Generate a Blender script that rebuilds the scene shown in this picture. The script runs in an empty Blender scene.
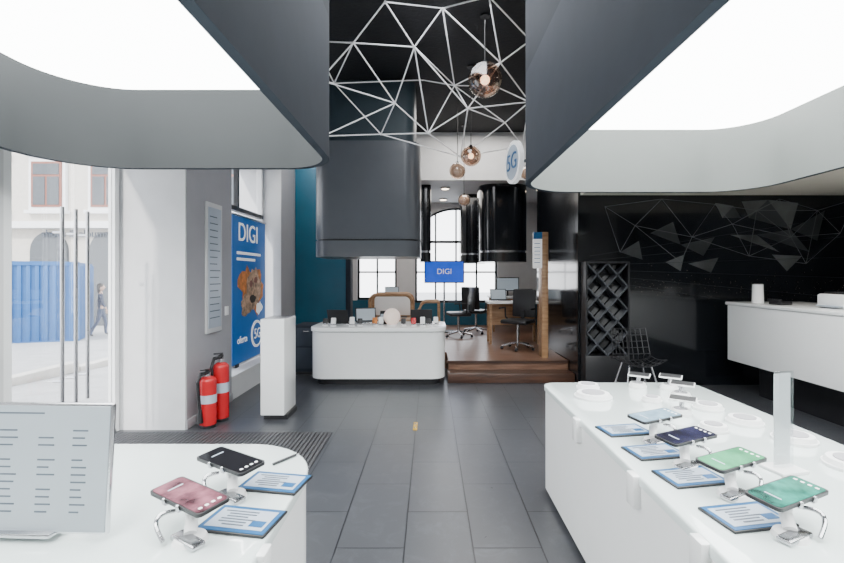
import bpy, bmesh, math, random
from mathutils import Vector, Matrix, Euler
random.seed(4)
S = bpy.context.scene
COL = S.collection

# ------------------------------------------------------------------ materials
def mat(name, col, rough=.5, metal=0., emis=None, es=0., var=.0, scale=6., bump=0., spec=.5, coat=0.):
    m = bpy.data.materials.new(name); m.use_nodes = True
    nt = m.node_tree; b = nt.nodes['Principled BSDF']
    c = (*col, 1)
    b.inputs['Base Color'].default_value = c
    b.inputs['Roughness'].default_value = rough
    b.inputs['Metallic'].default_value = metal
    b.inputs['Specular IOR Level'].default_value = spec
    b.inputs['Coat Weight'].default_value = coat
    if emis:
        b.inputs['Emission Color'].default_value = (*emis, 1)
        b.inputs['Emission Strength'].default_value = es
    if var > 0 or bump > 0:
        tc = nt.nodes.new('ShaderNodeTexCoord')
        n = nt.nodes.new('ShaderNodeTexNoise'); n.inputs['Scale'].default_value = scale
        n.inputs['Detail'].default_value = 4
        nt.links.new(tc.outputs['Object'], n.inputs['Vector'])
        if var > 0:
            r = nt.nodes.new('ShaderNodeValToRGB')
            r.color_ramp.elements[0].position = .3; r.color_ramp.elements[1].position = .7
            r.color_ramp.elements[0].color = tuple(x*(1-var) for x in col)+(1,)
            r.color_ramp.elements[1].color = tuple(min(1, x*(1+var)) for x in col)+(1,)
            nt.links.new(n.outputs['Fac'], r.inputs['Fac'])
            nt.links.new(r.outputs['Color'], b.inputs['Base Color'])
        if bump > 0:
            bp = nt.nodes.new('ShaderNodeBump'); bp.inputs['Strength'].default_value = bump
            bp.inputs['Distance'].default_value = .01
            nt.links.new(n.outputs['Fac'], bp.inputs['Height'])
            nt.links.new(bp.outputs['Normal'], b.inputs['Normal'])
    return m

def glassmat(name, tint=(1, 1, 1), gloss=.08, rough=.02):
    m = bpy.data.materials.new(name); m.use_nodes = True
    nt = m.node_tree; nt.nodes.clear()
    o = nt.nodes.new('ShaderNodeOutputMaterial'); mx = nt.nodes.new('ShaderNodeMixShader')
    t = nt.nodes.new('ShaderNodeBsdfTransparent'); g = nt.nodes.new('ShaderNodeBsdfGlossy')
    t.inputs['Color'].default_value = (*tint, 1); g.inputs['Roughness'].default_value = rough
    mx.inputs['Fac'].default_value = gloss
    nt.links.new(t.outputs[0], mx.inputs[1]); nt.links.new(g.outputs[0], mx.inputs[2])
    nt.links.new(mx.outputs[0], o.inputs['Surface'])
    return m

def emat(name, col, st):
    m = bpy.data.materials.new(name); m.use_nodes = True
    nt = m.node_tree; nt.nodes.clear()
    o = nt.nodes.new('ShaderNodeOutputMaterial'); e = nt.nodes.new('ShaderNodeEmission')
    e.inputs['Color'].default_value = (*col, 1); e.inputs['Strength'].default_value = st
    nt.links.new(e.outputs[0], o.inputs['Surface'])
    return m

def floormat():
    m = bpy.data.materials.new('floor_slate_tile'); m.use_nodes = True
    nt = m.node_tree; b = nt.nodes['Principled BSDF']; L = nt.links
    tc = nt.nodes.new('ShaderNodeTexCoord'); mp = nt.nodes.new('ShaderNodeMapping')
    mp.inputs['Rotation'].default_value = (0, 0, math.radians(90))
    mp.inputs['Location'].default_value = (0.2, .136, 0)
    L.new(tc.outputs['Object'], mp.inputs['Vector'])
    br = nt.nodes.new('ShaderNodeTexBrick'); L.new(mp.outputs['Vector'], br.inputs['Vector'])
    br.inputs['Scale'].default_value = 1; br.inputs['Brick Width'].default_value = .73
    br.inputs['Row Height'].default_value = .365; br.inputs['Mortar Size'].default_value = .004
    br.inputs['Mortar Smooth'].default_value = .1
    k = .47
    br.inputs['Color1'].default_value = (.100*k, .105*k, .120*k, 1); br.inputs['Color2'].default_value = (.112*k, .117*k, .132*k, 1)
    br.inputs['Mortar'].default_value = (.02*k, .022*k, .028*k, 1); br.offset = .5
    n = nt.nodes.new('ShaderNodeTexNoise'); n.inputs['Scale'].default_value = 6; n.inputs['Detail'].default_value = 12
    n.inputs['Roughness'].default_value = .75; n.inputs['Distortion'].default_value = 1.0
    L.new(tc.outputs['Object'], n.inputs['Vector'])
    r = nt.nodes.new('ShaderNodeValToRGB')
    r.color_ramp.elements[0].position = .5; r.color_ramp.elements[0].color = (.95, .95, .95, 1)
    r.color_ramp.elements[1].position = .68; r.color_ramp.elements[1].color = (1.35, 1.35, 1.37, 1)
    L.new(n.outputs['Fac'], r.inputs['Fac'])
    mx = nt.nodes.new('ShaderNodeMixRGB'); mx.blend_type = 'MULTIPLY'; mx.inputs['Fac'].default_value = 1
    L.new(br.outputs['Color'], mx.inputs[1]); L.new(r.outputs['Color'], mx.inputs[2])
    L.new(mx.outputs[0], b.inputs['Base Color'])
    mr = nt.nodes.new('ShaderNodeMapRange'); mr.inputs[1].default_value = .3; mr.inputs[2].default_value = .7
    mr.inputs[3].default_value = .27; mr.inputs[4].default_value = .34
    L.new(n.outputs['Fac'], mr.inputs[0]); L.new(mr.outputs[0], b.inputs['Roughness'])
    bp = nt.nodes.new('ShaderNodeBump'); bp.inputs['Strength'].default_value = .5; bp.inputs['Distance'].default_value = .003; bp.invert = True
    L.new(br.outputs['Fac'], bp.inputs['Height']); L.new(bp.outputs['Normal'], b.inputs['Normal'])
    return m

def woodmat(name, c1, c2, rough=.4):
    m = bpy.data.materials.new(name); m.use_nodes = True
    nt = m.node_tree; b = nt.nodes['Principled BSDF']; L = nt.links
    tc = nt.nodes.new('ShaderNodeTexCoord'); mp = nt.nodes.new('ShaderNodeMapping')
    mp.inputs['Scale'].default_value = (1, 8, 8)
    n = nt.nodes.new('ShaderNodeTexNoise'); n.inputs['Scale'].default_value = 3; n.inputs['Detail'].default_value = 6
    r = nt.nodes.new('ShaderNodeValToRGB')
    r.color_ramp.elements[0].position = .35; r.color_ramp.elements[1].position = .65
    r.color_ramp.elements[0].color = (*c1, 1); r.color_ramp.elements[1].color = (*c2, 1)
    L.new(tc.outputs['Object'], mp.inputs[0]); L.new(mp.outputs[0], n.inputs[0]); L.new(n.outputs['Fac'], r.inputs[0])
    L.new(r.outputs[0], b.inputs['Base Color']); b.inputs['Roughness'].default_value = rough
    return m

M_floor = floormat()
M_wall = mat('wall_paint_offwhite', (.62, .62, .63), .6, var=.03, bump=.05)
M_wallg = mat('wall_shade_puck_grey', (.36, .355, .38), .6, var=.03, bump=.05)  # backlit wall faces' shade put into the colour; plain grey on security pucks
M_white = mat('white_lacquer', (.86, .87, .87), .22, var=.01, coat=.2)
M_whitem = mat('white_matte', (.85, .85, .85), .5, var=.02)
M_top = mat('white_glass_top', (.72, .80, .79), .08, var=.01, coat=.5)
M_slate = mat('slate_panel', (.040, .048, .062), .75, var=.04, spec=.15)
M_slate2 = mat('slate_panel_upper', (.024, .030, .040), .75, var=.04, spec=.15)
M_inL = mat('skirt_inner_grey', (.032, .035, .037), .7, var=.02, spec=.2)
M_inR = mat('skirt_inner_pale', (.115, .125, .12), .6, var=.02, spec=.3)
M_panel = emat('luminous_ceiling', (.97, 1, .99), 14)
M_cream = mat('cream_soffit', (.8, .76, .66), .6, var=.02)
M_black = mat('ceiling_black', (.004, .0045, .007), .7, var=.3, scale=30, bump=.4)
M_blackg = mat('gloss_black_panel', (.005, .006, .008), .16, var=.1, coat=.3)
M_blackm = mat('black_plastic', (.010, .010, .012), .4, var=.1)
M_teal = mat('teal_paint', (.010, .10, .165), .5, var=.08, scale=3)
M_col = mat('column_slate', (.090, .098, .112), .35, var=.03, coat=.1)
M_coldk = mat('column_dark_teal', (.03, .05, .064), .5, var=.05)
M_chrome = mat('brushed_steel', (.55, .55, .57), .25, 1., var=.05)
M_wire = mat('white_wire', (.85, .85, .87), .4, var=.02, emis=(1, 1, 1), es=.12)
M_glass = glassmat('clear_glass')
M_acry = glassmat('acrylic', (.95, .97, .98), .2, .08)
M_globe = glassmat('amber_globe_glass', (.74, .62, .54), .2, .15)
M_globe2 = mat('globe_inner_diffuser', (.75, .62, .52), .5, var=.3, scale=9, emis=(1, .82, .68), es=.15)
M_bulb = emat('bulb_glow', (1, .82, .6), 9)
M_red = mat('extinguisher_red', (.5, .012, .018), .25, var=.05)
M_wood = woodmat('oak_wood', (.25, .13, .06), (.42, .25, .13))
M_woodf = woodmat('platform_parquet', (.13, .065, .04), (.21, .115, .075), .3)
M_wooddk = woodmat('step_wood', (.035, .016, .010), (.07, .032, .02), .35)
M_blue = mat('poster_blue', (.0, .09, .32), .4, var=.06, emis=(0, .13, .5), es=.2)
M_orange = mat('orange_print', (.6, .2, .04), .5, var=.5, scale=14)
M_tan = mat('tan_print', (.5, .32, .2), .5, var=.7, scale=16)
M_ink = mat('white_ink', (.9, .9, .9), .5, var=.01, emis=(1, 1, 1), es=.3)
M_cardblue = mat('card_blue', (.01, .10, .26), .3, var=.05)
M_card = mat('card_paper', (.42, .48, .56), .3, var=.03)
M_txt = mat('grey_print', (.08, .10, .13), .5, var=.1)
M_screen = mat('display_screen', (.24, .27, .295), .2, var=.03, emis=(.45, .53, .6), es=.42)
M_tv = mat('tv_blue_screen', (.01, .04, .25), .2, var=.2, emis=(.01, .09, .75), es=.8)
M_cont = mat('container_blue', (.02, .11, .30), .5, var=.08)
M_stucco = mat('stucco_cream', (.62, .58, .52), .8, var=.06, bump=.2)
M_redbrown = mat('window_redbrown', (.25, .09, .06), .5, var=.1)
M_dkglass = mat('dark_pane', (.08, .09, .1), .1, var=.1)
M_pave = mat('pavement', (.42, .41, .40), .8, var=.12, scale=3, bump=.2)
M_skin = mat('skin', (.55, .35, .26), .5, var=.05)
M_hair = mat('hair_brown', (.03, .02, .014), .6, var=.2)
M_denim = mat('denim', (.04, .06, .12), .8, var=.1)
M_shirt = mat('shirt_grey', (.3, .31, .34), .8, var=.1)
M_shirt2 = mat('shirt_navy', (.03, .04, .08), .8, var=.1)
M_yel = mat('brass_floor_plate', (.5, .3, .03), .4, .3, var=.1)
M_ph = [mat('phone_frost', (.22, .33, .42), .08, var=.35, scale=12), mat('phone_dark', (.012, .012, .03), .06, var=.8, scale=15),
        mat('phone_green', (.07, .30, .15), .08, var=.3, scale=14), mat('phone_teal', (.02, .17, .13), .08, var=.8, scale=14),
        mat('phone_black', (.006, .006, .008), .06, var=.2), mat('phone_mauve', (.16, .06, .08), .08, var=.85, scale=18)]
M_grate = mat('grate_dark', (.07, .07, .075), .5, .3, var=.1)
M_tri2 = mat('mural_facet_grey', (.10, .105, .105), .4, var=.5, scale=2)
M_tri3 = mat('mural_facet_dim', (.035, .038, .04), .4, var=.4, scale=2)
M_line = mat('mural_line', (.12, .125, .13), .4, var=.1)
M_line2 = mat('mural_line_faint', (.022, .024, .027), .4, var=.1)
M_spark = mat('mural_city_light', (.06, .05, .038), .4, var=.2)

# ------------------------------------------------------------------ builder
class B:
    def __init__(s, name):
        s.name = name; s.bm = bmesh.new(); s.mats = []
    def mi(s, m):
        if m not in s.mats: s.mats.append(m)
        return s.mats.index(m)
    def add(s, t, m, M=None, smooth=True):
        if M is not None: bmesh.ops.transform(t, matrix=M, verts=t.verts)
        i = s.mi(m)
        for f in t.faces: f.material_index = i; f.smooth = True
        for e in t.edges:
            if len(e.link_faces) == 2:
                if e.calc_face_angle(0) > .62: e.smooth = False
        me = bpy.data.meshes.new('t'); t.to_mesh(me); t.free()
        s.bm.from_mesh(me); bpy.data.meshes.remove(me); return s
    def box(s, lo, hi, m, bev=0., rot=None, seg=2):
        t = bmesh.new(); bmesh.ops.create_cube(t, size=1)
        d = [hi[i]-lo[i] for i in range(3)]; c = Vector([(hi[i]+lo[i])/2 for i in range(3)])
        bmesh.ops.scale(t, vec=d, verts=t.verts)
        if bev > 0: bmesh.ops.bevel(t, geom=t.edges[:], offset=bev, segments=seg, affect='EDGES', profile=.5)
        M = Matrix.Translation(c)
        if rot: M = M @ Euler(rot).to_matrix().to_4x4()
        return s.add(t, m, M)
    def lbox(s, c, d, m, M, bev=0., seg=2):
        t = bmesh.new(); bmesh.ops.create_cube(t, size=1); bmesh.ops.scale(t, vec=d, verts=t.verts)
        if bev > 0: bmesh.ops.bevel(t, geom=t.edges[:], offset=bev, segments=seg, affect='EDGES', profile=.5)
        return s.add(t, m, M @ Matrix.Translation(c))
    def cyl(s, p1, p2, r1, m, r2=None, n=20):
        p1 = Vector(p1); p2 = Vector(p2); d = p2-p1; L = d.length
        if L < 1e-6: return s
        t = bmesh.new()
        bmesh.ops.create_cone(t, cap_ends=True, segments=n, radius1=r1, radius2=r1 if r2 is None else r2, depth=L)
        M = Matrix.Translation((p1+p2)/2) @ d.to_track_quat('Z', 'Y').to_matrix().to_4x4()
        s.add(t, m, M)
        return s
    def sph(s, c, r, m, sc=(1, 1, 1), n=20, rot=None):
        t = bmesh.new(); bmesh.ops.create_uvsphere(t, u_segments=n, v_segments=max(8, n//2), radius=r)
        M = Matrix.Translation(c)
        if rot: M = M @ Euler(rot).to_matrix().to_4x4()
        M = M @ Matrix.Diagonal((*sc, 1))
        return s.add(t, m, M)
    def tube(s, pts, r, m, n=8):
        for a, b_ in zip(pts[:-1], pts[1:]): s.cyl(a, b_, r, m, n=n)
        for p in pts[1:-1]: s.sph(p, r, m, n=n)
        return s
    def prism(s, poly, z0, z1, m, bev=0., seg=3):
        t = bmesh.new()
        vs = [t.verts.new((p[0], p[1], z0)) for p in poly]
        f = t.faces.new(vs)
        e = bmesh.ops.extrude_face_region(t, geom=[f])
        nv = [x for x in e['geom'] if isinstance(x, bmesh.types.BMVert)]
        bmesh.ops.translate(t, vec=(0, 0, z1-z0), verts=nv)
        bmesh.ops.recalc_face_normals(t, faces=t.faces)
        if bev > 0:
            ed = [x for x in t.edges if abs(x.verts[0].co.z-z1) < 1e-5 and abs(x.verts[1].co.z-z1) < 1e-5]
            bmesh.ops.bevel(t, geom=ed, offset=bev, segments=seg, affect='EDGES', profile=.5)
        return s.add(t, m)
    def quad(s, pts, m):
        t = bmesh.new(); t.faces.new([t.verts.new(p) for p in pts]); return s.add(t, m)
    def text(s, body, size, M, m, ext=.002):
        cu = bpy.data.curves.new('txt', 'FONT'); cu.body = body; cu.size = size; cu.extrude = ext
        cu.align_x = 'CENTER'; cu.align_y = 'CENTER'
        ob = bpy.data.objects.new('txt', cu); COL.objects.link(ob)
        dg = bpy.context.evaluated_depsgraph_get(); me = bpy.data.meshes.new_from_object(ob.evaluated_get(dg))
        t = bmesh.new(); t.from_mesh(me); bpy.data.objects.remove(ob); bpy.data.meshes.remove(me)
        return s.add(t, m, M)
    def done(s, parent=None):
        me = bpy.data.meshes.new(s.name); s.bm.to_mesh(me); s.bm.free()
        for m in s.mats: me.materials.append(m)
        ob = bpy.data.objects.new(s.name, me); COL.objects.link(ob)
        if parent: ob.parent = parent
        return ob

def rrect(x0, y0, x1, y1, r, n=12):
    if not isinstance(r, (tuple, list)): r = (r,)*4
    cs = [(x0+r[0], y0+r[0], 180, r[0]), (x1-r[1], y0+r[1], 270, r[1]), (x1-r[2], y1-r[2], 0, r[2]), (x0+r[3], y1-r[3], 90, r[3])]
    P = []
    for cx, cy, a, rr in cs:
        if rr <= .001: P.append((cx, cy)); continue
        for i in range(n+1):
            t = math.radians(a+90*i/n); P.append((cx+rr*math.cos(t), cy+rr*math.sin(t)))
    return P

CEIL = 4.05
# ------------------------------------------------------------------ room shell
b = B('floor'); b.box((-2.95, -2.6, -.12), (6.1, 11.0, 0), M_floor); b.done()
b = B('ceiling'); b.box((-3.1, -2.6, CEIL), (6.1, 8.3, CEIL+.15), M_black); b.done()

for lo, hi in (((-3.1, -2.6, 0), (-2.9, 3.06, CEIL)), ((-3.1, 3.06, 2.91), (-2.9, 4.2, CEIL)), ((-2.99, 4.21, 0), (-2.29, 5.19, CEIL)),
               ((-2.95, 5.2, 0), (-2.29, 6.9, .27)), ((-2.95, 5.2, 3.06), (-2.29, 6.9, CEIL)), ((-2.95, 6.91, 0), (-2.29, 11.0, CEIL))):
    b = B('wall_left'); b.box(lo, hi, M_wall)
    if lo[1] == 4.21: b.box((-2.29, 4.225, 0), (-2.284, 5.18, CEIL), M_wallg)  # thin darker facing: the backlit pillar's shade is in its colour
    if lo[1] == 6.91: b.box((-2.29, 6.92, 0), (-2.284, 7.6, CEIL), M_wallg)  # same shade-coloured facing on the far pier
    b.done()
b = B('baseboard_left'); b.box((-2.284, 4.215, 0), (-2.272, 5.19, .09), M_wallg, .003); b.done()
b = B('wall_rear'); b.box((-3.1, -2.8, 0), (6.1, -2.6, CEIL), M_wall); b.done()
b = B('wall_right'); b.box((6.0, -2.6, 0), (6.2, 5.95, CEIL), M_slate); b.done()
b = B('wall_teal'); b.box((-2.28, 7.6, 0), (-1.42, 7.8, CEIL), M_teal, .005)
b.box((-1.42, 7.58, 0), (-1.34, 7.82, CEIL), M_slate2, .005); b.done()
b = B('wall_black_feature'); b.box((1.95, 5.93, 0), (6.2, 6.05, CEIL), M_blackg); b.done()
b = B('wall_black_return'); b.box((1.95, 6.05, 0), (2.07, 8.2, CEIL), M_blackg); b.done()
b = B('wall_header'); b.box((-2.28, 8.2, 3.18), (2.3, 8.35, CEIL), M_wall); b.done()
b = B('ceiling_back_room'); b.box((-2.28, 8.35, 3.18), (2.9, 11.0, 3.3), M_wall); b.done()
b = B('wall_back_room_right'); b.box((2.6, 8.35, 0), (2.75, 10.8, 3.18), M_slate); b.done()
b = B('wall_back_room_front'); b.box((2.07, 8.2, 0), (2.75, 8.35, 3.18), M_slate); b.done()

def archtop(x, x0, x1, sp, rise):
    c = (x0+x1)/2; h = (x1-x0)/2
    return sp+rise*math.sqrt(max(0, 1-((x-c)/h)**2))
wins = [(-1.75, -.8, .85, 2.2, .5), (-.36, 1.62, .78, 2.25, .82)]
b = B('wall_far')
edges = [-2.28]
for w in wins: edges += [w[0], w[1]]
edges.append(2.6)
for i in range(0, len(edges), 2):
    b.box((edges[i], 10.8, 0), (edges[i+1], 11.0, .84), M_teal); b.box((edges[i], 10.8, .84), (edges[i+1], 11.0, 3.18), M_wall)
for x0, x1, z0, sp, rise in wins:
    b.box((x0, 10.8, 0), (x1, 11.0, z0), M_teal)
    n = 20
    for k in range(n):
        a = x0+(x1-x0)*k/n; c = x0+(x1-x0)*(k+1)/n
        za = archtop(a, x0, x1, sp, rise); zc = archtop(c, x0, x1, sp, rise)
        t = bmesh.new()
        v = [t.verts.new(p) for p in [(a, 10.8, za), (c, 10.8, zc), (c, 10.8, 3.18), (a, 10.8, 3.18), (a, 11, za), (c, 11, zc), (c, 11, 3.18), (a, 11, 3.18)]]
        for q in [(0, 1, 2, 3), (7, 6, 5, 4), (0, 4, 5, 1)]: t.faces.new([v[j] for j in q])
        b.add(t, M_wall)
b.done()
for wi, (x0, x1, z0, sp, rise) in enumerate(wins):
    b = B('window_%d' % (wi+1))
    y = 10.9
    b.box((x0, y-.03, z0), (x1, y+.03, z0+.06), M_blackm); b.box((x0, y-.03, z0), (x0+.05, y+.03, sp), M_blackm); b.box((x1-.05, y-.03, z0), (x1, y+.03, sp), M_blackm)
    b.box((x0, y-.03, sp-.03), (x1, y+.03, sp+.03), M_blackm)
    k = 4 if wi else 2
    for j in range(1, k):
        xx = x0+(x1-x0)*j/k; b.box((xx-.02, y-.025, z0), (xx+.02, y+.025, archtop(xx, x0, x1, sp, rise)), M_blackm)
    b.box((x0, y-.02, 1.5), (x1, y+.02, 1.54), M_blackm)
    pts = [(x0+(x1-x0)*(.5-.5*math.cos(math.pi*i/20)), y, 0) for i in range(21)]
    pts = [(p[0], y, archtop(p[0], x0, x1, sp, rise)-.02) for p in pts]
    b.tube(pts, .03, M_blackm)
    b.done()

b = B('platform_wood_floor')
b.box((-2.28, 7.0, .0), (2.6, 10.8, .25), M_woodf); b.box((.26, 6.32, 0), (1.94, 7.0, .25), M_woodf)
b.box((.24, 6.29, .215), (1.94, 6.32, .25), M_wooddk); b.done()
b = B('platform_step'); b.box((.24, 6.03, 0), (1.94, 6.31, .125), M_wooddk, .006); b.done()
b = B('ceiling_soffit_cream'); b.box((1.98, 4.25, 2.5), (5.99, 5.92, 2.62), M_cream); b.box((1.98, 5.85, 2.62), (5.99, 5.92, CEIL), M_cream); b.done()

# ------------------------------------------------------------------ light boxes
def lightbox(x0, x1, y0, y1, r, zb, zp, zs, min_, name):
    root = bpy.data.objects.new(name, None); COL.objects.link(root); root.location = ((x0+x1)/2, (y0+y1)/2, zb)
    th = .045
    out = rrect(x0, y0, x1, y1, r, 20); inn = rrect(x0+th, y0+th, x1-th, y1-th, [max(.02, q-th) for q in r], 20)
    def strip(poly, za, zb_, m, nm, flip=False):
        t = bmesh.new(); n = len(poly)
        lo = [t.verts.new((*p, za)) for p in poly]; hi = [t.verts.new((*p, zb_)) for p in poly]
        for i in range(n):
            j = (i+1) % n; q = [lo[i], lo[j], hi[j], hi[i]]
            t.faces.new(q[::-1] if flip else q)
        bb = B(nm); bb.add(t, m); return bb
    def fin(bb):
        ob = bb.done(); ob.parent = root; ob.matrix_parent_inverse = Matrix.Translation(-root.location)
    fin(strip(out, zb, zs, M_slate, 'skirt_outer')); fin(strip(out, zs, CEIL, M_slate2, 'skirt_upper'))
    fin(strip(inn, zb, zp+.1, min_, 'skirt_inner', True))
    t = bmesh.new(); n = len(out)
    a = [t.verts.new((*p, zb)) for p in out]; c = [t.verts.new((*p, zb)) for p in inn]
    for i in range(n):
        j = (i+1) % n; t.faces.new([a[j], a[i], c[i], c[j]])
    bb = B('skirt_lip'); bb.add(t, M_slate); fin(bb)
    bb = B('luminous_panel'); bb.prism(inn, zp, zp+.03, M_panel); fin(bb)
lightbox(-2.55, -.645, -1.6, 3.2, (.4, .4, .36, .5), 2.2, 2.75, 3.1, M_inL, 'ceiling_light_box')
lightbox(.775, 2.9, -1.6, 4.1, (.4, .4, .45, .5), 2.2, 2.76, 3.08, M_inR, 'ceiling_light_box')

# ------------------------------------------------------------------ entrance
b = B('door_1')
X = -2.93
for y in (3.09, 4.17): b.box((X-.03, y-.03, 0), (X+.03, y+.03, 2.9), M_white)
b.box((X-.03, 3.06, 2.84), (X+.03, 4.2, 2.9), M_white); b.box((X-.03, 3.1, 0), (X+.03, 4.16, .03), M_chrome)
b.box((X-.006, 3.12, .03), (X+.006, 3.68, 2.84), M_glass); b.box((X-.006, 3.70, .03), (X+.006, 4.14, 2.84), M_glass)
for y, dx in ((3.5, .07), (3.635, .07), (3.76, .07)):
    b.cyl((X+dx, y, .42), (X+dx, y, 1.98), .014, M_chrome, n=14)
    for z in (.62, 1.78): b.cyl((X, y, z), (X+dx, y, z), .01, M_chrome, n=10)
b.done()
b = B('entrance_mat')
b.box((-2.84, 3.0, .0), (-.9, 4.13, .006), M_blackm)
x = -2.83
while x < -.91:
    b.box((x, 3.01, .006), (x+.024, 4.12, .014), M_grate); x += .036
b.done()

b = B('window_3')
X = -2.6
b.box((X-.04, 5.2, .27), (X+.04, 5.26, 3.05), M_whitem); b.box((X-.04, 6.84, .27), (X+.04, 6.9, 3.05), M_whitem)
b.box((X-.04, 5.2, .27), (X+.04, 6.9, .33), M_whitem); b.box((X-.04, 5.2, 2.3), (X+.04, 6.9, 2.36), M_blackm)
b.box((X-.03, 6.02, 2.3), (X+.03, 6.07, 3.05), M_blackm)
b.box((X-.004, 5.26, .33), (X+.004, 6.84, 3.05), M_glass); b.done()
b = B('window_poster')
X = -2.47
b.box((X-.02, 5.62, .30), (X, 6.74, 2.22), M_blue)
TX = Matrix(((0, 0, 1, 0), (1, 0, 0, 0), (0, 1, 0, 0), (0, 0, 0, 1)))
b.text('DIGI', .34, Matrix.Translation((X+.003, 6.12, 2.0)) @ TX, M_ink)
for i, w in enumerate((.8, .6)): b.box((X, 5.75, 1.72-.08*i), (X+.004, 5.75+w, 1.755-.08*i), M_ink)
def blob(cy, cz, ry, rz, m, n, dx, jag=.0, ph=0.):
    t = bmesh.new(); vs = []
    for i in range(n):
        a = 2*math.pi*i/n+ph; k = 1-jag*random.random(); vs.append(t.verts.new((X+dx, cy+ry*k*math.cos(a), cz+rz*k*math.sin(a))))
    t.faces.new(vs); b.add(t, m)
blob(6.2, 1.22, .50, .44, M_orange, 30, .003, .5); blob(6.3, 1.28, .30, .32, M_tan, 24, .005, .3); blob(6.05, 1.05, .22, .17, M_tan, 18, .006, .35)
blob(6.36, 1.38, .07, .05, M_redbrown, 14, .007, .2); blob(6.2, 1.33, .06, .05, M_redbrown, 14, .007, .2); blob(6.26, 1.12, .12, .06, M_hair, 14, .007, .2)
blob(6.5, .98, .14, .12, M_ink, 14, .006, .5)
b.cyl((X, 6.4, .62), (X+.01, 6.4, .62), .19, M_ink, n=32); b.cyl((X+.01, 6.4, .62), (X+.014, 6.4, .62), .155, M_blue, n=32)
b.text('5G', .2, Matrix.Translation((X+.018, 6.4, .62)) @ TX, M_ink)
b.text('oferta', .13, Matrix.Translation((X+.003, 5.92, .6)) @ TX, M_ink)
for z in (.3, 2.22): b.box((X-.02, 5.6, z-.012), (X+.01, 6.76, z+.012), M_chrome)
b.box((X-.05, 5.7, .27), (X+.02, 5.78, .31), M_blackm); b.box((X-.05, 6.58, .27), (X+.02, 6.66, .31), M_blackm)
b.done()

b = B('wall_notice_board')
b.box((-2.284, 4.56, .85), (-2.262, 4.9, 2.2), M_wall, .005)
b.box((-2.263, 4.59, .9), (-2.259, 4.87, 2.15), M_card)
for i in range(16): b.box((-2.259, 4.62, 2.05-.07*i), (-2.257, 4.62+.15+.08*random.random(), 2.06-.07*i), M_txt)
b.done()
b = B('wall_switch'); b.box((-2.284, 5.0, 1.0), (-2.27, 5.08, 1.1), M_whitem, .004); b.done()

# ------------------------------------------------------------------ fire extinguishers
def extinguisher(x, y, h, r):
    b = B('fire_extinguisher')
    b.cyl((x, y, 0), (x, y, .03), r*.95, M_blackm, n=28); b.cyl((x, y, .03), (x, y, h*.78), r, M_red, n=28)
    b.sph((x, y, h*.78), r, M_red, (1, 1, .7), n=28)
    b.cyl((x, y, h*.84), (x, y, h*.93), .022, M_chrome, n=14)
    b.box((x-.02, y-.02, h*.9), (x+.02, y+.02, h*.96), M_blackm, .004)
    b.box((x-.015, y-.12, h*.93), (x+.015, y+.02, h*.95), M_blackm, .003, rot=(.15, 0, 0))
    b.box((x-.015, y-.13, h*.98), (x+.015, y+.02, h*1.0), M_blackm, .003, rot=(-.12, 0, 0))
    b.tube([(x, y-.02, h*.92), (x-.03, y-.08, h*.93), (x-.045, y-r-.03, h*.8), (x-.04, y-r-.02, h*.5), (x-.03, y-r-.02, h*.3)], .014, M_blackm, 10)
    b.cyl((x-.03, y-r-.02, h*.34), (x-.028, y-r-.025, h*.12), .016, M_blackm, .03)
    b.cyl((x, y, h*.42), (x, y, h*.56), r+.0015, M_card, n=28)
    b.done()
extinguisher(-2.12, 4.3, .56, .075); extinguisher(-2.09, 4.5, .68, .075)

# ------------------------------------------------------------------ pedestals
b = B('display_pedestal')
b.box((-1.67, 4.52, 0), (-1.43, 4.84, .05), M_blackm); b.box((-1.69, 4.48, .05), (-1.45, 4.86, 1.01), M_white, .008)
b.box((-1.66, 4.52, 1.01), (-1.46, 4.8, 1.02), M_chrome); b.done()
b = B('storage_cabinet')
b.box((-1.95, 6.55, .0), (-1.62, 6.95, .05), M_blackm); b.box((-1.97, 6.5, .05), (-1.6, 6.98, .72), M_slate2, .01)
b.box((-1.93, 6.49, .1), (-1.64, 6.5, .4), M_slate, .002); b.box((-1.93, 6.49, .42), (-1.64, 6.5, .68), M_slate, .002)
b.cyl((-1.82, 6.475, .64), (-1.74, 6.475, .64), .006, M_chrome); b.done()

# ------------------------------------------------------------------ counters
TH = .721
def counter(name, x0, y0, x1, y1, r, h, tabs=()):
    b = B(name)
    g = .03
    ri = [max(0, q-g) for q in r]
    b.prism(rrect(x0+.05, y0+.05, x1-.05, y1-.05, [max(0, q-.05) for q in r]), 0, .04, M_blackm)
    b.prism(rrect(x0+.008, y0+.008, x1-.008, y1-.008, [max(0, q-.008) for q in r], 16), .04, h-.04, M_white)
    b.prism(rrect(x0+g, y0+g, x1-g, y1-g, ri, 16), h-.04, h-.034, M_slate)
    b.prism(rrect(x0, y0, x1, y1, r, 16), h-.034, h, M_top, .01)
    for (tx, ty) in tabs:
        b.box((tx-.022, ty-.03, h-.12), (tx+.02, ty+.03, h-.002), M_white, .006)
    b.done()
counter('display_counter', -2.0, -.6, -.45, 1.95, (.3, .3, .33, .05), TH, ((-.45, 1.2),))
counter('display_counter', .757, -.6, 1.78, 3.06, (.3, .3, .12, .09), TH, ((.757, 2.3), (.757, 1.66), (.757, 1.25)))
b = B('service_counter')
b.prism(rrect(-1.52, 5.96, .14, 6.62, (.15, .15, .1, .1)), 0, .09, M_blackm)
b.prism(rrect(-1.58, 5.88, .2, 6.68, (.2, .2, .1, .1)), .09, .70, M_white)
b.prism(rrect(-1.56, 5.9, .18, 6.66, (.18, .18, .1, .1)), .70, .71, M_blackm)
b.prism(rrect(-1.6, 5.86, .22, 6.7, (.22, .22, .1, .1)), .71, .76, M_white, .01)
b.done()

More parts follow.
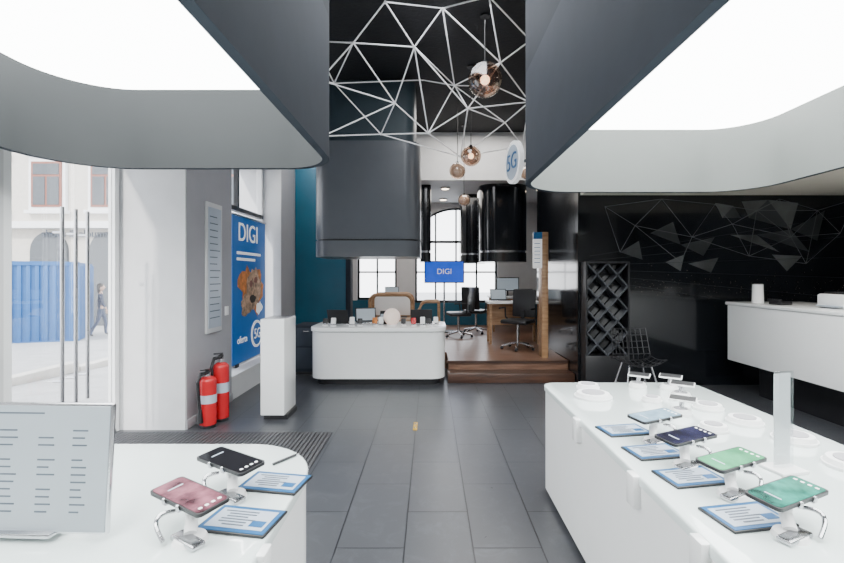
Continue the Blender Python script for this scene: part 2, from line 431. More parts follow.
def laptop(x, y, z, yaw, name='laptop', mscr=None):
    b = B(name); M = Matrix.Translation((x, y, z)) @ Matrix.Rotation(yaw, 4, 'Z')
    b.lbox((0, 0, .009), (.3, .21, .016), M_chrome, M, .004)
    b.lbox((0, .01, .018), (.26, .11, .003), M_blackm, M)
    L = M @ Matrix.Translation((0, .105, .016)) @ Matrix.Rotation(math.radians(-15), 4, 'X')
    b.lbox((0, 0, .1), (.3, .008, .2), M_blackm, L, .003); b.lbox((0, -.005, .1), (.27, .002, .17), mscr or M_screen, L)
    b.done()
laptop(-1.25, 6.35, .76, math.pi-.2); laptop(-.9, 6.45, .76, .3); laptop(-.12, 6.42, .76, math.pi)
b = B('globe_table_lamp'); b.cyl((-.52, 6.15, .76), (-.52, 6.15, .78), .07, M_whitem)
b.sph((-.52, 6.15, .88), .115, mat('opal_glass', (.8, .66, .58), .3, var=.01, emis=(1, .8, .68), es=.4)); b.done()
for i, (x, y, c) in enumerate(((-1.42, 6.1, M_blackm), (-1.3, 6.05, M_whitem), (-1.05, 6.05, M_whitem), (-.95, 6.1, M_blackm), (-.75, 6.1, M_orange), (-.66, 6.05, M_whitem), (-.36, 6.1, M_blackm), (-.22, 6.05, M_red), (-.1, 6.05, M_whitem), (-.02, 6.1, M_blackm), (.08, 6.2, M_whitem))):
    b = B('accessory_display'); b.cyl((x, y, .76), (x, y, .775), .04, M_whitem); b.cyl((x, y, .775), (x, y+.02, .82), .012, M_chrome)
    b.box((x-.032, y-.0, .79), (x+.032, y+.03, .86+.012*(i % 3)), c, .006, rot=(-.3, 0, 0)); b.done()
b = B('card_terminal'); b.box((-.72, 6.3, .76), (-.6, 6.5, .80), M_blackm, .01); b.box((-.71, 6.38, .79), (-.61, 6.48, .93), M_blackm, .01, rot=(-.4, 0, 0)); b.box((-.7, 6.362, .82), (-.62, 6.37, .9), M_screen, rot=(-.4, 0, 0)); b.done()

# ------------------------------------------------------------------ phones
def phone_stand(x, y, yaw, m, L=.252, W=.098, z=.820, base=TH, side=1, tilt=5):
    root = bpy.data.objects.new('smartphone_on_stand', None); COL.objects.link(root); root.location = (x, y, base)
    def fin(bb):
        ob = bb.done(); ob.parent = root; ob.matrix_parent_inverse = Matrix.Translation(-root.location)
    P = Matrix.Translation((x, y, z)) @ Matrix.Rotation(yaw, 4, 'Z') @ Matrix.Rotation(math.radians(tilt), 4, 'X')
    bb = B('phone')
    def slab(z0, z1, ins, mm, cx=0, cy=0, lx=L, ly=W, rr=.014):
        t = bmesh.new(); pl = rrect(cx-lx/2+ins, cy-ly/2+ins, cx+lx/2-ins, cy+ly/2-ins, rr, 6)
        vs = [t.verts.new((p[0], p[1], z0)) for p in pl]; f = t.faces.new(vs)
        e = bmesh.ops.extrude_face_region(t, geom=[f]); nv = [q for q in e['geom'] if isinstance(q, bmesh.types.BMVert)]
        bmesh.ops.translate(t, vec=(0, 0, z1-z0), verts=nv); bmesh.ops.recalc_face_normals(t, faces=t.faces)
        bb.add(t, mm, P)
    slab(-.006, .004, 0, M_blackm); slab(.004, .0052, .005, m)
    # status / dock details on the screen
    for i in range(4): slab(.0052, .0057, 0, M_whitem, L*.40, -W*.28+W*.19*i, .010, .010, .003)
    slab(.0052, .0057, 0, M_card, -L*.28, 0, .006, W*.45, .002)
    fin(bb)
    bb = B('bracket')
    for s_ in (-1, 1):
        bb.lbox((s_*.035, -W/2-.004, 0), (.012, .008, .02), M_chrome, P, .003)
        bb.lbox((s_*.035, 0, -.010), (.010, W+.008, .006), M_chrome, P, .002)
    bb.lbox((0, 0, -.020), (.09, .05, .024), M_whitem, P, .008)
    c = P @ Vector((0, 0, -.025))
    bx, by = x-.03*side, y-.05
    bb.tube([(c.x, c.y, c.z), ((c.x+bx)/2, (c.y+by)/2+.01, (c.z+base)/2+.01), (bx, by, base+.018)], .017, M_whitem, 14)
    pts = [(c.x+.03*side+.035*side*math.sin(math.pi*i/10), c.y-.02-.06*i/10, c.z-.01-(c.z-.01-base-.012)*(i/10)**1.3+.012*math.sin(math.pi*i/10)) for i in range(11)]
    bb.tube(pts, .006, M_chrome, 8)
    fin(bb)
    bb = B('base')
    bb.cyl((bx, by, base), (bx, by, base+.012), .046, M_whitem, .040, 28)
    bb.lbox((0, 0, 0), (.11, .04, .016), M_chrome, Matrix.Translation((bx, by-.015, base+.0085)) @ Matrix.Rotation(yaw, 4, 'Z'), .006)
    fin(bb)
def price_card(x, y, yaw, z=TH, w=.215, d=.14):
    b = B('price_card'); M = Matrix.Translation((x, y, z)) @ Matrix.Rotation(yaw, 4, 'Z')
    b.lbox((0, 0, .004), (w, d, .008), M_blackm, M, .002); b.lbox((0, 0, .0085), (w-.01, d-.01, .002), M_cardblue, M)
    b.lbox((.0, .0, .010), (w-.035, d-.04, .001), M_card, M)
    for i in range(6): b.lbox((-.02+.01*(i % 2), d*.5-.034-.014*i, .011), (w*.5-.02*(i % 3), .005, .001), M_txt, M)
    b.lbox((w*.28, -.02, .011), (w*.2, .03, .001), M_cardblue, M)
    b.done()
K = .9
for (x, y, m) in ((1.12, 2.24, 0), (1.115, 1.96, 1), (1.145, 1.71, 2), (1.15, 1.45, 3)):
    phone_stand(x*K, y*K, math.radians(25), M_ph[m])
for (x, y) in ((.905, 2.10), (.92, 1.845), (.935, 1.615), (.95, 1.35)):
    price_card(x, y, math.radians(10))
phone_stand(-.755*K, 1.70*K, math.radians(-32), M_ph[4], side=-1); phone_stand(-.765*K, 1.43*K, math.radians(-32), M_ph[5], side=-1)
for (x, y) in ((-.60, 1.745), (-.615, 1.475)): price_card(x*K, y*K, math.radians(-10))

def disc(x, y, r=.075, top=True):
    b = B('security_puck'); z = TH; x *= K; y *= K; r *= K
    b.cyl((x, y, z), (x, y, z+.012), r, M_whitem, n=36); b.cyl((x, y, z+.012), (x, y, z+.03), r*.94, M_whitem, r*.85, n=36)
    b.cyl((x, y, z+.03), (x, y, z+.034), r*.6, M_wallg, n=30)
    if top:
        b.cyl((x, y, z+.03), (x+.01, y, z+.075), .012, M_chrome, n=12)
        P = Matrix.Translation((x+.01, y, z+.08)) @ Euler((.2, 0, -.6)).to_matrix().to_4x4()
        b.lbox((0, 0, 0), (.13, .06, .01), M_whitem, P, .003); b.lbox((0, 0, .006), (.12, .052, .002), M_blackm, P)
    b.done()
for (x, y, t, r) in ((1.08, 2.98, 0, .12), (1.13, 3.22, 0, .08), (1.5, 3.25, 1, .06), (1.7, 3.2, 1, .06), (1.66, 2.98, 1, .065), (1.68, 2.72, 0, .085), (1.72, 2.46, 0, .09), (1.78, 2.2, 0, .095),
                     (1.78, 1.9, 0, .1), (1.48, 2.35, 0, .07), (1.46, 2.62, 1, .06), (1.42, 2.88, 0, .06)):
    disc(x, y, r, t)
b = B('acrylic_sign_stand')
M = Matrix.Translation((1.32, 1.68, TH)) @ Matrix.Rotation(math.radians(12), 4, 'Z')
b.lbox((0, 0, .006), (.12, .1, .012), M_whitem, M, .003); b.lbox((0, 0, .19), (.085, .008, .36), M_acry, M, .002); b.lbox((0, .006, .19), (.075, .002, .34), M_whitem, M)
b.done()
b = B('pen'); b.cyl((-.60, 1.72, TH+.006), (-.54, 1.81, TH+.006), .005, M_blackm, n=10); b.cyl((-.54, 1.81, TH+.006), (-.532, 1.823, TH+.006), .004, M_chrome, .001, n=10); b.done()

b = B('information_monitor')
M = Matrix.Translation((-1.165, 1.25, TH+.002)) @ Matrix.Rotation(math.radians(-2), 4, 'Z') @ Matrix.Rotation(math.radians(-4), 4, 'X')
b.lbox((0, .04, .016), (.27, .14, .012), M_chrome, M, .003); b.lbox((0, .028, .1), (.06, .02, .17), M_chrome, M, .004)
b.lbox((0, 0, .19), (.56, .014, .355), M_chrome, M, .005); b.lbox((0, -.008, .19), (.545, .003, .34), M_screen, M)
for c in range(4):
    for i in range(13):
        if random.random() < .15: continue
        w = (.126, .063, .054, .045)[c]*(.6+.4*random.random()); x0 = (-.234, -.045, .072, .17)[c]
        b.lbox((x0+w/2, -.0100, .313-.020*i), (w, .001, .004), M_txt, M)
b.lbox((-.05, -.0100, .34), (.27, .001, .004), M_txt, M)
b.done()

# ------------------------------------------------------------------ hanging columns
b = B('hanging_column_cladding')
b.prism(rrect(-1.42, 6.0, -.2, 6.75, .16), 3.2, CEIL, M_coldk)
b.prism(rrect(-1.53, 5.85, -.13, 6.85, .22, 16), 1.92, 3.2, M_col)
b.prism(rrect(-1.51, 5.87, -.15, 6.83, .2, 16), 1.9, 1.92, M_blackm)
b.prism(rrect(-1.53, 5.85, -.13, 6.85, .22, 16), 1.69, 1.90, M_col)
b.done()
def blackcol(x0, y0, x1, y1, r):
    b = B('hanging_column_black')
    b.prism(rrect(x0, y0, x1, y1, r, 14), 1.92, 3.18, M_blackg); b.prism(rrect(x0+.02, y0+.02, x1-.02, y1-.02, r-.02, 14), 1.88, 1.92, M_chrome)
    b.prism(rrect(x0, y0, x1, y1, r, 14), 1.7, 1.88, M_blackg); b.done()
blackcol(.96, 8.5, 1.88, 9.4, .3); blackcol(.66, 9.6, 1.2, 10.3, .25); blackcol(-.19, 8.6, .02, 9.2, .08)

# ------------------------------------------------------------------ wire chandelier
N = [(-1.12, 4.7, 2.9), (-.39, 5, 3.36), (-.60, 5.5, 3.17), (-.02, 5.3, 3.12), (-.16, 4.6, 3.78), (-.75, 4.4, 3.72), (.12, 4.3, 4.0), (1.05, 4.7, 3.9),
     (1.15, 5.2, 3.45), (.42, 5, 3.30), (-1.15, 5.4, 3.75), (.72, 4.6, 3.62), (.95, 5.7, 3.38), (-1.1, 4.5, 3.4), (.31, 5.7, 3.85), (-.42, 4.2, 4.0),
     (-1.3, 5.0, 4.05), (.55, 4.2, 4.05), (.9, 6.2, 4.05), (-.1, 6.0, 4.05), (1.25, 6.1, 3.2), (.40, 5.9, 3.0)]
E = [(0, 1), (0, 2), (0, 13), (1, 2), (1, 3), (2, 3), (1, 4), (1, 13), (2, 10), (3, 9), (4, 9), (4, 5), (4, 6), (5, 13), (5, 15), (4, 15), (6, 15),
     (13, 10), (10, 5), (10, 16), (5, 16), (6, 11), (4, 14), (9, 14), (9, 11), (11, 7), (11, 8), (7, 8), (9, 12), (8, 12), (7, 17), (6, 14), (8, 18), (14, 19), (3, 14), (14, 12),
     (12, 20), (8, 20), (9, 21), (3, 21), (12, 21), (20, 21), (9, 8), (11, 17), (3, 4), (1, 5), (2, 21), (14, 18), (10, 19), (6, 17), (14, 11)]
b = B('geometric_wire_chandelier')
for i, j in E: b.cyl(N[i], N[j], .0075, M_wire, n=8)
for p in N: b.sph(p, .012, M_wire, n=8)
b.done()
for (x, y, z, r) in ((.55, 4.5, 3.40, .17), (.51, 5.6, 2.93, .125), (.39, 6.4, 2.93, .115), (.59, 7.8, 2.75, .105), (1.5, 7.0, 3.04, .1)):
    b = B('glass_globe_pendant')
    b.cyl((x, y, z+r*.95), (x, y, CEIL), .005, M_blackm, n=8); b.cyl((x, y, CEIL-.02), (x, y, CEIL), .05, M_blackm)
    b.cyl((x, y, z+r*.85), (x, y, z+r*1.1), .022, M_blackm, n=14)
    b.sph((x, y, z), r, M_globe, n=40); b.sph((x, y, z), r*.80, M_globe2 if r < .12 else M_globe, n=36); b.sph((x, y, z), r*.28, M_bulb, n=16)
    b.cyl((x, y, z+r*.2), (x, y, z+r*.9), .009, M_chrome, n=10); b.done()

b = B('round_projecting_sign')
M = Matrix.Translation((.80, 4.28, 2.52)) @ Matrix.Rotation(math.radians(-80), 4, 'Z') @ Matrix.Rotation(math.radians(90), 4, 'X')
t = bmesh.new(); bmesh.ops.create_cone(t, cap_ends=True, segments=40, radius1=.2, radius2=.2, depth=.04); b.add(t, M_ink, M)
t = bmesh.new(); bmesh.ops.create_cone(t, cap_ends=True, segments=40, radius1=.165, radius2=.165, depth=.046); b.add(t, M_card, M)
b.text('5G', .22, M @ Matrix.Translation((0, 0, .025)), M_cardblue)
b.cyl((1.0, 4.1, 2.52), (.83, 4.28, 2.52), .015, M_chrome); b.done()

# ------------------------------------------------------------------ mural on black wall
b = B('wall_mural_print')
Y = 5.925
def mq(pts, m): b.quad([(p[0], Y, p[1]) for p in pts], m)
def ml(p, q, w=.007, m=None):
    a = Vector(p); c = Vector(q); d = (c-a).normalized(); n = Vector((-d.y, d.x))*w/2
    mq([a-n, c-n, c+n, a+n], m or M_line)
pts = [(2.3, 2.35), (2.7, 2.1), (3.05, 2.45), (3.45, 1.95), (3.75, 2.38), (3.98, 2.12), (4.3, 2.3), (4.75, 1.95), (4.6, 2.45), (5.1, 2.3), (5.4, 2.0), (3.3, 1.62), (4.2, 1.7), (2.5, 1.75), (4.95, 1.6), (5.6, 2.45)]
tris = [((4.1, 2.42), (4.45, 2.44), (4.2, 2.2), 1), ((4.2, 2.2), (4.45, 2.44), (4.75, 2.05), 0), ((4.45, 2.44), (4.85, 2.40), (4.75, 2.05), 1), ((4.3, 1.98), (4.75, 2.05), (5.0, 1.75), 0), ((3.95, 1.98), (4.3, 1.98), (4.6, 1.75), 1),
        ((4.75, 2.05), (5.2, 2.3), (5.1, 1.9), 0), ((3.75, 2.4), (4.0, 2.36), (3.85, 2.2), 1), ((4.0, 2.36), (4.1, 2.2), (3.85, 2.2), 0), ((2.5, 1.75), (2.75, 1.9), (2.8, 1.65), 0), ((3.1, 1.62), (3.35, 1.72), (3.3, 1.5), 1), ((2.9, 2.0), (3.2, 2.15), (3.3, 1.85), 0),
        ((3.3, 1.85), (3.75, 1.95), (3.6, 1.7), 0), ((4.5, 1.72), (4.9, 1.7), (4.7, 1.5), 1), ((3.4, 1.6), (3.8, 1.68), (3.7, 1.48), 1)]
for a, c, d, k in tris: mq([a, c, d], M_tri2 if k else M_tri3)
Y = 5.923
for i in range(len(pts)):
    for j in range(i+1, len(pts)):
        if (Vector(pts[i])-Vector(pts[j])).length < .8: ml(pts[i], pts[j])
for i in range(6):
    z = 2.3-.3*i; ml((2.1, 1.55+(z-1.55)*.2), (5.95, z), .004, M_line2)
for i in range(200):
    x = random.uniform(2.7, 5.9); z = 1.28+random.gauss(0, .10); s_ = random.uniform(.003, .006)
    mq([(x-s_, z-s_), (x+s_, z-s_), (x+s_, z+s_), (x-s_, z+s_)], M_spark)
b.done()
b = B('diamond_lattice_rack')
x0, x1, z0, z1 = 2.0, 2.52, .42, 1.62; y0, y1 = 5.72, 5.92
b.box((x0-.02, y0, 0), (x1+.02, y1, z0), M_blackm, .004)
b.box((x0-.02, y0, z0), (x0, y1, z1), M_blackm); b.box((x1, y0, z0), (x1+.02, y1, z1), M_blackm); b.box((x0, y0, z1-.02), (x1, y1, z1), M_blackm)
M_lat = mat('lattice_grey', (.055, .06, .07), .3, var=.1)
cw, ch = (x1-x0)/2, .295
for r in range(4):
    for c in range(2):
        cx = x0+cw*(c+.5); cz = z1-.02-ch*(r+.5)
        for sgn in (-1, 1):
            L = math.hypot(cw, ch)-.01; ang = math.atan2(ch, cw)*sgn
            b.box((cx-L/2, y0+.01, cz-.008), (cx+L/2, y1-.02, cz+.008), M_lat, rot=(0, ang, 0))
b.done()

b = B('wire_shell_chair')
cx, cy = 2.36, 5.15
cols = 9
def shell(u, v):
    if v < .5: y = -.22+v*.8; z = .44-.03*math.sin(v*math.pi*2)+.08*u*u
    else: y = .18+(v-.5)*.2; z = .44+(v-.5)*.72+.02*u*u
    return (cx+u*(.24-.04*v), cy+y-(.08*u*u if v > .5 else 0), z)
for i in range(cols):
    u = -1+2*i/(cols-1); b.tube([shell(u, j/12) for j in range(13)], .005, M_blackm, 6)
for j in range(11):
    b.tube([shell(-1+2*i/8, j/10) for i in range(9)], .005, M_blackm, 6)
for sx in (-1, 1):
    for sy in (-1, 1): b.cyl((cx+sx*.12, cy+sy*.1, .43), (cx+sx*.22, cy+sy*.2, 0), .01, M_chrome, n=10)
    b.cyl((cx+sx*.17, cy-.15, .2), (cx+sx*.17, cy+.15, .2), .006, M_chrome, n=8)
b.cyl((cx-.17, cy-.15, .2), (cx+.17, cy+.15, .2), .006, M_chrome, n=8); b.done()

b = B('reception_desk')
b.box((3.95, 2.5, 0), (4.5, 5.4, .42), M_blackm); b.box((3.7, 2.3, .40), (4.6, 5.6, 1.08), M_white, .01); b.box((3.68, 2.28, 1.08), (4.62, 5.62, 1.12), M_white, .012); b.done()
b = B('desk_speaker'); b.cyl((3.86, 5.3, 1.12), (3.86, 5.3, 1.34), .06, M_whitem, .055, 28); b.cyl((3.86, 5.3, 1.34), (3.86, 5.3, 1.35), .05, M_blackm, .05, 28); b.done()
b = B('desk_printer'); b.box((3.95, 4.25, 1.12), (4.3, 4.6, 1.26), M_whitem, .02); b.box((3.98, 4.3, 1.26), (4.27, 4.55, 1.28), M_blackm, .006); b.box((3.9, 4.3, 1.14), (3.97, 4.55, 1.15), M_card); b.done()
b = B('desk_phone'); b.box((3.8, 4.9, 1.12), (3.95, 5.05, 1.16), M_blackm, .008, rot=(0, 0, .2)); b.box((3.79, 4.9, 1.16), (3.83, 5.05, 1.185), M_blackm, .008, rot=(0, 0, .2)); b.done()

# ------------------------------------------------------------------ back-room furniture
b = B('wood_post_with_sign')
b.box((1.62, 6.5, .25), (1.71, 6.72, 2.07), M_wood, .006); b.box((1.49, 6.5, 1.55), (1.62, 6.53, 2.07), M_ink, .003)
b.box((1.49, 6.496, 1.97), (1.62, 6.5, 2.07), M_cardblue)
for i in range(6): b.box((1.505, 6.497, 1.90-.055*i), (1.505+.09, 6.5, 1.91-.055*i), M_cardblue)
b.done()
def office_chair(x, y, z, yaw):
    b = B('office_chair'); M = Matrix.Translation((x, y, z)) @ Matrix.Rotation(yaw, 4, 'Z')
    b.lbox((0, 0, .45), (.44, .42, .07), M_blackm, M, .03); b.lbox((0, .2, .75), (.4, .05, .46), M_blackm, M @ Matrix.Rotation(-.08, 4, 'X'), .022)
    b.lbox((0, .21, .52), (.06, .02, .2), M_blackm, M)
    p = lambda v: M @ Vector(v)
    b.cyl(p((0, 0, .1)), p((0, 0, .43)), .025, M_chrome)
    for k in range(5):
        a = k*2*math.pi/5; e = (.26*math.cos(a), .26*math.sin(a), .06); b.cyl(p((0, 0, .11)), p(e), .018, M_chrome, n=10); b.sph(p((e[0], e[1], .028)), .028, M_blackm, n=10)
    for s_ in (-1, 1): b.tube([p((s_*.2, .1, .46)), p((s_*.26, .1, .5)), p((s_*.26, .08, .66)), p((s_*.26, -.14, .66))], .014, M_blackm, 8)
    b.done()
office_chair(1.42, 7.28, .25, -.6); office_chair(.95, 9.3, .25, 2.6); office_chair(.55, 8.7, .25, -1.4)
def desk(x0, y0, x1, y1, z, name='office_desk'):
    b = B(name); b.box((x0, y0, z+.70), (x1, y1, z+.74), M_whitem, .006)
    for xx in (x0+.05, x1-.05):
        for yy in (y0+.05, y1-.05): b.box((xx-.02, yy-.02, z), (xx+.02, yy+.02, z+.70), M_wood)
    b.box((x0+.03, y1-.06, z+.3), (x1-.03, y1-.04, z+.70), M_wood); b.done()
desk(1.0, 7.75, 1.93, 8.18, .25)
laptop(1.25, 7.95, .99, .2); laptop(1.68, 7.95, .99, -.1)
desk(1.3, 9.5, 2.4, 10.2, .25)
b = B('desk_monitor'); b.box((1.6, 9.8, .99), (1.8, 9.95, 1.0), M_blackm); b.box((1.68, 9.87, .99), (1.72, 9.89, 1.15), M_blackm); b.box((1.45, 9.85, 1.1), (1.95, 9.87, 1.4), M_blackm, .006); b.box((1.47, 9.847, 1.12), (1.93, 9.85, 1.38), M_screen); b.done()
b = B('television_on_stand')
b.box((.1, 9.35, .25), (.5, 9.65, .27), M_blackm); b.cyl((.3, 9.52, .27), (.3, 9.52, 1.5), .02, M_chrome)
b.box((-.12, 9.45, 1.28), (.72, 9.5, 1.75), M_blackm, .008); b.box((-.10, 9.446, 1.30), (.70, 9.45, 1.73), M_tv)
b.text('DIGI', .16, Matrix.Translation((.3, 9.442, 1.52)) @ Matrix.Rotation(math.pi/2, 4, 'X'), M_ink, .001); b.done()
b = B('bentwood_bench')
def arc(cx, cz, r, a0, a1, y, n=8): return [(cx+r*math.cos(math.radians(a0+(a1-a0)*i/n)), y, cz+r*math.sin(math.radians(a0+(a1-a0)*i/n))) for i in range(n+1)]
for y in (7.5, 7.95):
    b.tube([(-1.0, y, .25), (-1.0, y, 1.0)]+arc(-.88, 1.0, .12, 180, 90, y)+arc(-.42, 1.0, .12, 90, 0, y)+[(-.3, y, .25)], .03, M_wood, 10)
    b.tube(arc(-.05, .88, .12, 180, 90, y)+[(.15, y, 1.0)], .02, M_wood, 10); b.tube([(-.3, y, .7), (-.17, y, .88)], .02, M_wood, 10); b.cyl((.15, y, 1.0), (.15, y, .25), .02, M_wood)
b.box((-1.0, 7.5, .66), (-.3, 7.95, .70), M_wood, .01); b.box((-.3, 7.5, .55), (.15, 7.95, .6), M_wood, .01)
b.box((-.98, 7.93, .74), (-.32, 7.95, 1.08), M_whitem, .005); b.done()
desk(-1.2, 9.2, -.4, 9.8, .25); laptop(-.8, 9.5, .99, .1)

b = B('floor_socket_plate'); b.box((-.16, 4.2, .0), (-.12, 4.42, .006), M_yel, .002); b.cyl((-.14, 4.26, .006), (-.14, 4.26, .01), .012, M_chrome); b.cyl((-.14, 4.36, .006), (-.14, 4.36, .01), .012, M_chrome); b.done()
for i, (x, y) in enumerate(((-1.2, 9.2), (.3, 8.9), (.3, 10.2), (2.2, 9.0), (-1.2, 10.2))):
    b = B('ceiling_downlight'); b.cyl((x, y, 3.15), (x, y, 3.18), .09, M_whitem, n=24); b.cyl((x, y, 3.145), (x, y, 3.15), .07, M_bulb, n=24); b.done()

# ------------------------------------------------------------------ exterior
b = B('street_ground')
t = bmesh.new()
v = [t.verts.new(p) for p in [(-2.95, -10, -.02), (-2.95, 3, -.02), (-2.95, 40, -1.85), (-45, 40, -1.85), (-45, 3, -.02), (-45, -10, -.02)]]
t.faces.new([v[0], v[1], v[4], v[5]][::-1]); t.faces.new([v[1], v[2], v[3], v[4]][::-1])
b.add(t, M_pave)
b.done()
b = B('street_ground_rear'); b.box((-2.9, 11.05, -1.0), (20, 40, -.1), M_pave); b.done()
b = B('street_curb')
for i in range(10): b.box((-6.4, 4+2*i, -.05-.05*(2*i+2)), (-6.2, 5.96+2*i, .07-.05*(2*i+1)), M_stucco, .01)
b.done()
b = B('townhouse_building')
b.box((-34, 21, -2), (-9, 26, 13), M_stucco)
for i in range(9):
    x = -32.2+2.75*i
    for z in (4.6, 8.6):
        b.box((x-.15, 20.85, z-.15), (x+1.55, 21, z+2.35), M_whitem); b.box((x, 20.8, z), (x+1.4, 20.9, z+2.1), M_redbrown)
        b.box((x+.1, 20.78, z+.1), (x+.65, 20.82, z+1.4), M_dkglass); b.box((x+.75, 20.78, z+.1), (x+1.3, 20.82, z+1.4), M_dkglass); b.box((x+.1, 20.78, z+1.5), (x+1.3, 20.82, z+2.0), M_dkglass)
        b.box((x-.25, 20.7, z+2.35), (x+1.65, 21, z+2.5), M_whitem); b.box((x-.25, 20.7, z-.3), (x+1.65, 21, z-.15), M_whitem)
    b.box((x-.1, 20.85, -1), (x+1.6, 21, 2.6), M_dkglass); b.cyl((x+.75, 20.86, 2.6), (x+.75, 21, 2.6), .85, M_dkglass, n=30)
b.box((-34.2, 20.5, 3.6), (-8.9, 21, 3.9), M_whitem); b.box((-34.2, 20.3, 12.6), (-8.9, 21, 13.2), M_whitem)
b.text('shoes & albums', .5, Matrix.Translation((-16.4, 20.8, 3.35)) @ Matrix.Rotation(math.pi/2, 4, 'X'), M_txt, .02)
b.done()
b = B('shipping_container')
x0, x1, y0, y1, z0, z1 = -16.6, -10.6, 13.6, 16, -.62, 1.85
b.box((x0, y0+.05, z0), (x1-.05, y1, z1-.02), M_cont)
for q in (x0, x1-.12): b.box((q, y0, z0), (q+.12, y0+.12, z1), M_cont)
b.box((x0, y0, z1-.12), (x1, y0+.1, z1), M_cont); b.box((x0, y0, z0), (x1, y0+.1, z0+.14), M_cont)
x = x0+.16
while x < x1-.2:
    b.box((x, y0+.01, z0+.14), (x+.1, y0+.06, z1-.12), M_cont, .01); x += .2
yy = y0+.2
while yy < y1-.1: b.box((x1-.06, yy, z0+.1), (x1, yy+.1, z1-.1), M_cont, .01); yy += .2
RM = Matrix.Translation((x1, y0, 0)) @ Matrix.Rotation(math.radians(28), 4, 'Z') @ Matrix.Translation((-x1, -y0, 0))
bmesh.ops.transform(b.bm, matrix=RM, verts=b.bm.verts)
b.done()

# ------------------------------------------------------------------ people
def skin(name, verts, edges, radii, mats_, sub=1):
    me = bpy.data.meshes.new(name); me.from_pydata(verts, edges, []); ob = bpy.data.objects.new(name, me); COL.objects.link(ob)
    md = ob.modifiers.new('s', 'SKIN'); md.use_smooth_shade = True
    for i, r in enumerate(radii): me.skin_vertices[0].data[i].radius = r if isinstance(r, tuple) else (r, r)
    me.skin_vertices[0].data[0].use_root = True
    ms = ob.modifiers.new('u', 'SUBSURF'); ms.levels = sub; ms.render_levels = sub
    dg = bpy.context.evaluated_depsgraph_get(); m2 = bpy.data.meshes.new_from_object(ob.evaluated_get(dg))
    ob.modifiers.clear(); ob.data = m2
    m2.materials.clear()
    for m in mats_: m2.materials.append(m)
    return ob
def pedestrian(x, y, z, yaw, shirt, hair_long):
    root = bpy.data.objects.new('pedestrian', None); COL.objects.link(root); root.location = (x, y, z); root.rotation_euler = (0, 0, yaw)
    V = [(0, 0, .95), (0, 0, 1.15), (0, .01, 1.36), (0, 0, 1.47), (0, -.01, 1.55),
         (.17, 0, 1.40), (.23, .06, 1.13), (.24, -.02, .90), (-.17, 0, 1.40), (-.23, -.05, 1.13), (-.24, -.16, .93),
         (.09, 0, .90), (.11, -.14, .50), (.11, -.14, .09), (.11, -.27, .035), (-.09, 0, .90), (-.11, .08, .50), (-.11, .30, .13), (-.11, .20, .035)]
    Ed = [(0, 1), (1, 2), (2, 3), (3, 4), (2, 5), (5, 6), (6, 7), (2, 8), (8, 9), (9, 10), (0, 11), (11, 12), (12, 13), (13, 14), (0, 15), (15, 16), (16, 17), (17, 18)]
    R = [(.14, .10), (.13, .09), (.15, .10), (.055, .055), (.05, .05), .065, .045, .03, .065, .045, .03, .09, .06, .042, .032, .09, .06, .042, .032]
    o = skin('body', V, Ed, R, [shirt, M_denim, M_skin, M_blackm]); o.parent = root
    for p in o.data.polygons:
        c = p.center
        p.material_index = 3 if c.z < .09 else (1 if c.z < .96 and abs(c.x) < .2 else (2 if c.z > 1.45 or c.z < 1.0 else 0))
    for wx, wy, wz in ((.24, -.02, .90), (-.24, -.16, .93)):
        vs = [(wx, wy, wz), (wx, wy-.005, wz-.05), (wx, wy-.01, wz-.09)]; es = [(0, 1), (1, 2)]; rr = [(.02, .026), (.016, .036), (.013, .036)]
        h = skin('palm', vs, es, rr, [M_skin]); h.parent = root
        for k, (dy, l) in enumerate(((-.03, .07), (-.01, .08), (.01, .075), (.03, .06))):
            a = (wx, wy-.01+dy, wz-.085); f = skin('finger_%d' % (k+1), [a, (wx, a[1]-.005, a[2]-l*.5), (wx-.01*(1 if wx > 0 else -1), a[1]-.012, a[2]-l)], [(0, 1), (1, 2)], [.0095, .009, .008], [M_skin]); f.parent = root
        f = skin('thumb', [(wx, wy-.025, wz-.035), (wx, wy-.06, wz-.06), (wx, wy-.065, wz-.09)], [(0, 1), (1, 2)], [.012, .01, .009], [M_skin]); f.parent = root
    b = B('head'); b.sph((0, -.02, 1.66), .1, M_skin, (.78, .95, 1.18)); b.sph((0, -.12, 1.655), .016, M_skin, (.8, 1.1, 1.5), 10)
    for s_ in (-1, 1):
        b.sph((s_*.032, -.105, 1.675), .011, M_whitem, n=10); b.sph((s_*.032, -.115, 1.675), .006, M_blackm, n=8); b.sph((s_*.08, -.01, 1.66), .024, M_skin, (.4, .8, 1.2), 10)
    b.box((-.022, -.112, 1.608), (.022, -.1, 1.616), M_redbrown, .002)
    b.sph((0, .005, 1.695), .104, M_hair, (.84, .98, 1.02))
    if hair_long: b.sph((0, .05, 1.6), .09, M_hair, (.9, .6, 1.5))
    b.done(root)
pedestrian(-11.2, 15.3, -.63, 2.2, M_shirt2, True)
pedestrian(-11.25, 16.3, -.68, -.8, M_shirt, False)

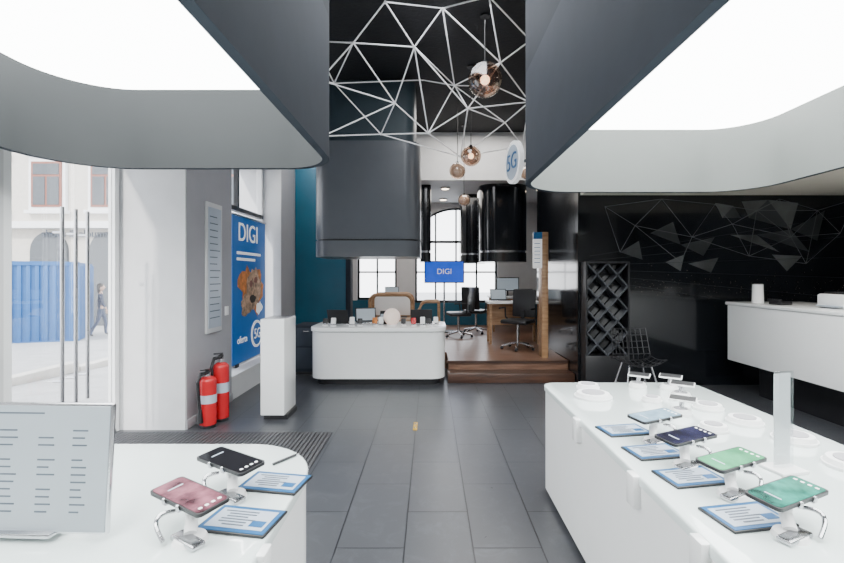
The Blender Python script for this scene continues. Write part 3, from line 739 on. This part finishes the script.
# ------------------------------------------------------------------ lights
def area(name, loc, rot, sx, sy, e, col=(1, 1, 1)):
    l = bpy.data.lights.new(name, 'AREA'); l.shape = 'RECTANGLE'; l.size = sx; l.size_y = sy; l.energy = e; l.color = col
    o = bpy.data.objects.new(name, l); COL.objects.link(o); o.location = loc; o.rotation_euler = rot
area('ceiling_area_fill', (0.1, 3.2, 4.0), (0, 0, 0), 1.0, 3.5, 90, (.95, .97, 1))  # fill light added between the light boxes for the floor; no fixture here
area('back_room_area_fill', (.3, 9.5, 3.1), (0, 0, 0), 2.5, 1.5, 55, (1, .95, .88))  # additional fill light under the back-room ceiling, besides the downlights
area('platform_area_lamp', (.8, 7.3, 4.0), (0, 0, 0), 1.5, 1.0, 60, (1, .96, .9))
area('reception_area_lamp', (4.4, 3.0, 4.0), (0, 0, 0), 2.0, 2.0, 170, (1, .95, .88))
area('teal_niche_area_lamp', (-1.9, 6.7, 4.0), (math.radians(25), 0, 0), .6, .6, 40, (1, .98, .95))
sun = bpy.data.lights.new('sun', 'SUN'); sun.energy = 6; sun.angle = .05; sun.color = (1, .96, .9)
so = bpy.data.objects.new('sun', sun); COL.objects.link(so); so.rotation_euler = (math.radians(50), 0, math.radians(-25))
w = bpy.data.worlds.new('World'); S.world = w; w.use_nodes = True
nt = w.node_tree; bg = nt.nodes['Background']
tc = nt.nodes.new('ShaderNodeTexCoord'); sp = nt.nodes.new('ShaderNodeSeparateXYZ'); rp = nt.nodes.new('ShaderNodeValToRGB')
nt.links.new(tc.outputs['Generated'], sp.inputs[0]); nt.links.new(sp.outputs['Z'], rp.inputs['Fac'])
rp.color_ramp.elements[0].color = (.95, .97, 1, 1); rp.color_ramp.elements[1].color = (.75, .86, 1, 1)
nt.links.new(rp.outputs['Color'], bg.inputs['Color']); bg.inputs['Strength'].default_value = 6.5

# ------------------------------------------------------------------ camera
cam = bpy.data.cameras.new('camera'); co = bpy.data.objects.new('camera', cam); COL.objects.link(co)
co.location = (0, 0, 1.45); co.rotation_euler = (math.pi/2, 0, 0)
cam.sensor_width = 36; cam.lens = 450/844*36; cam.shift_x = -8/844; cam.shift_y = -6.5/844; cam.clip_start = .02; cam.clip_end = 200
S.camera = co
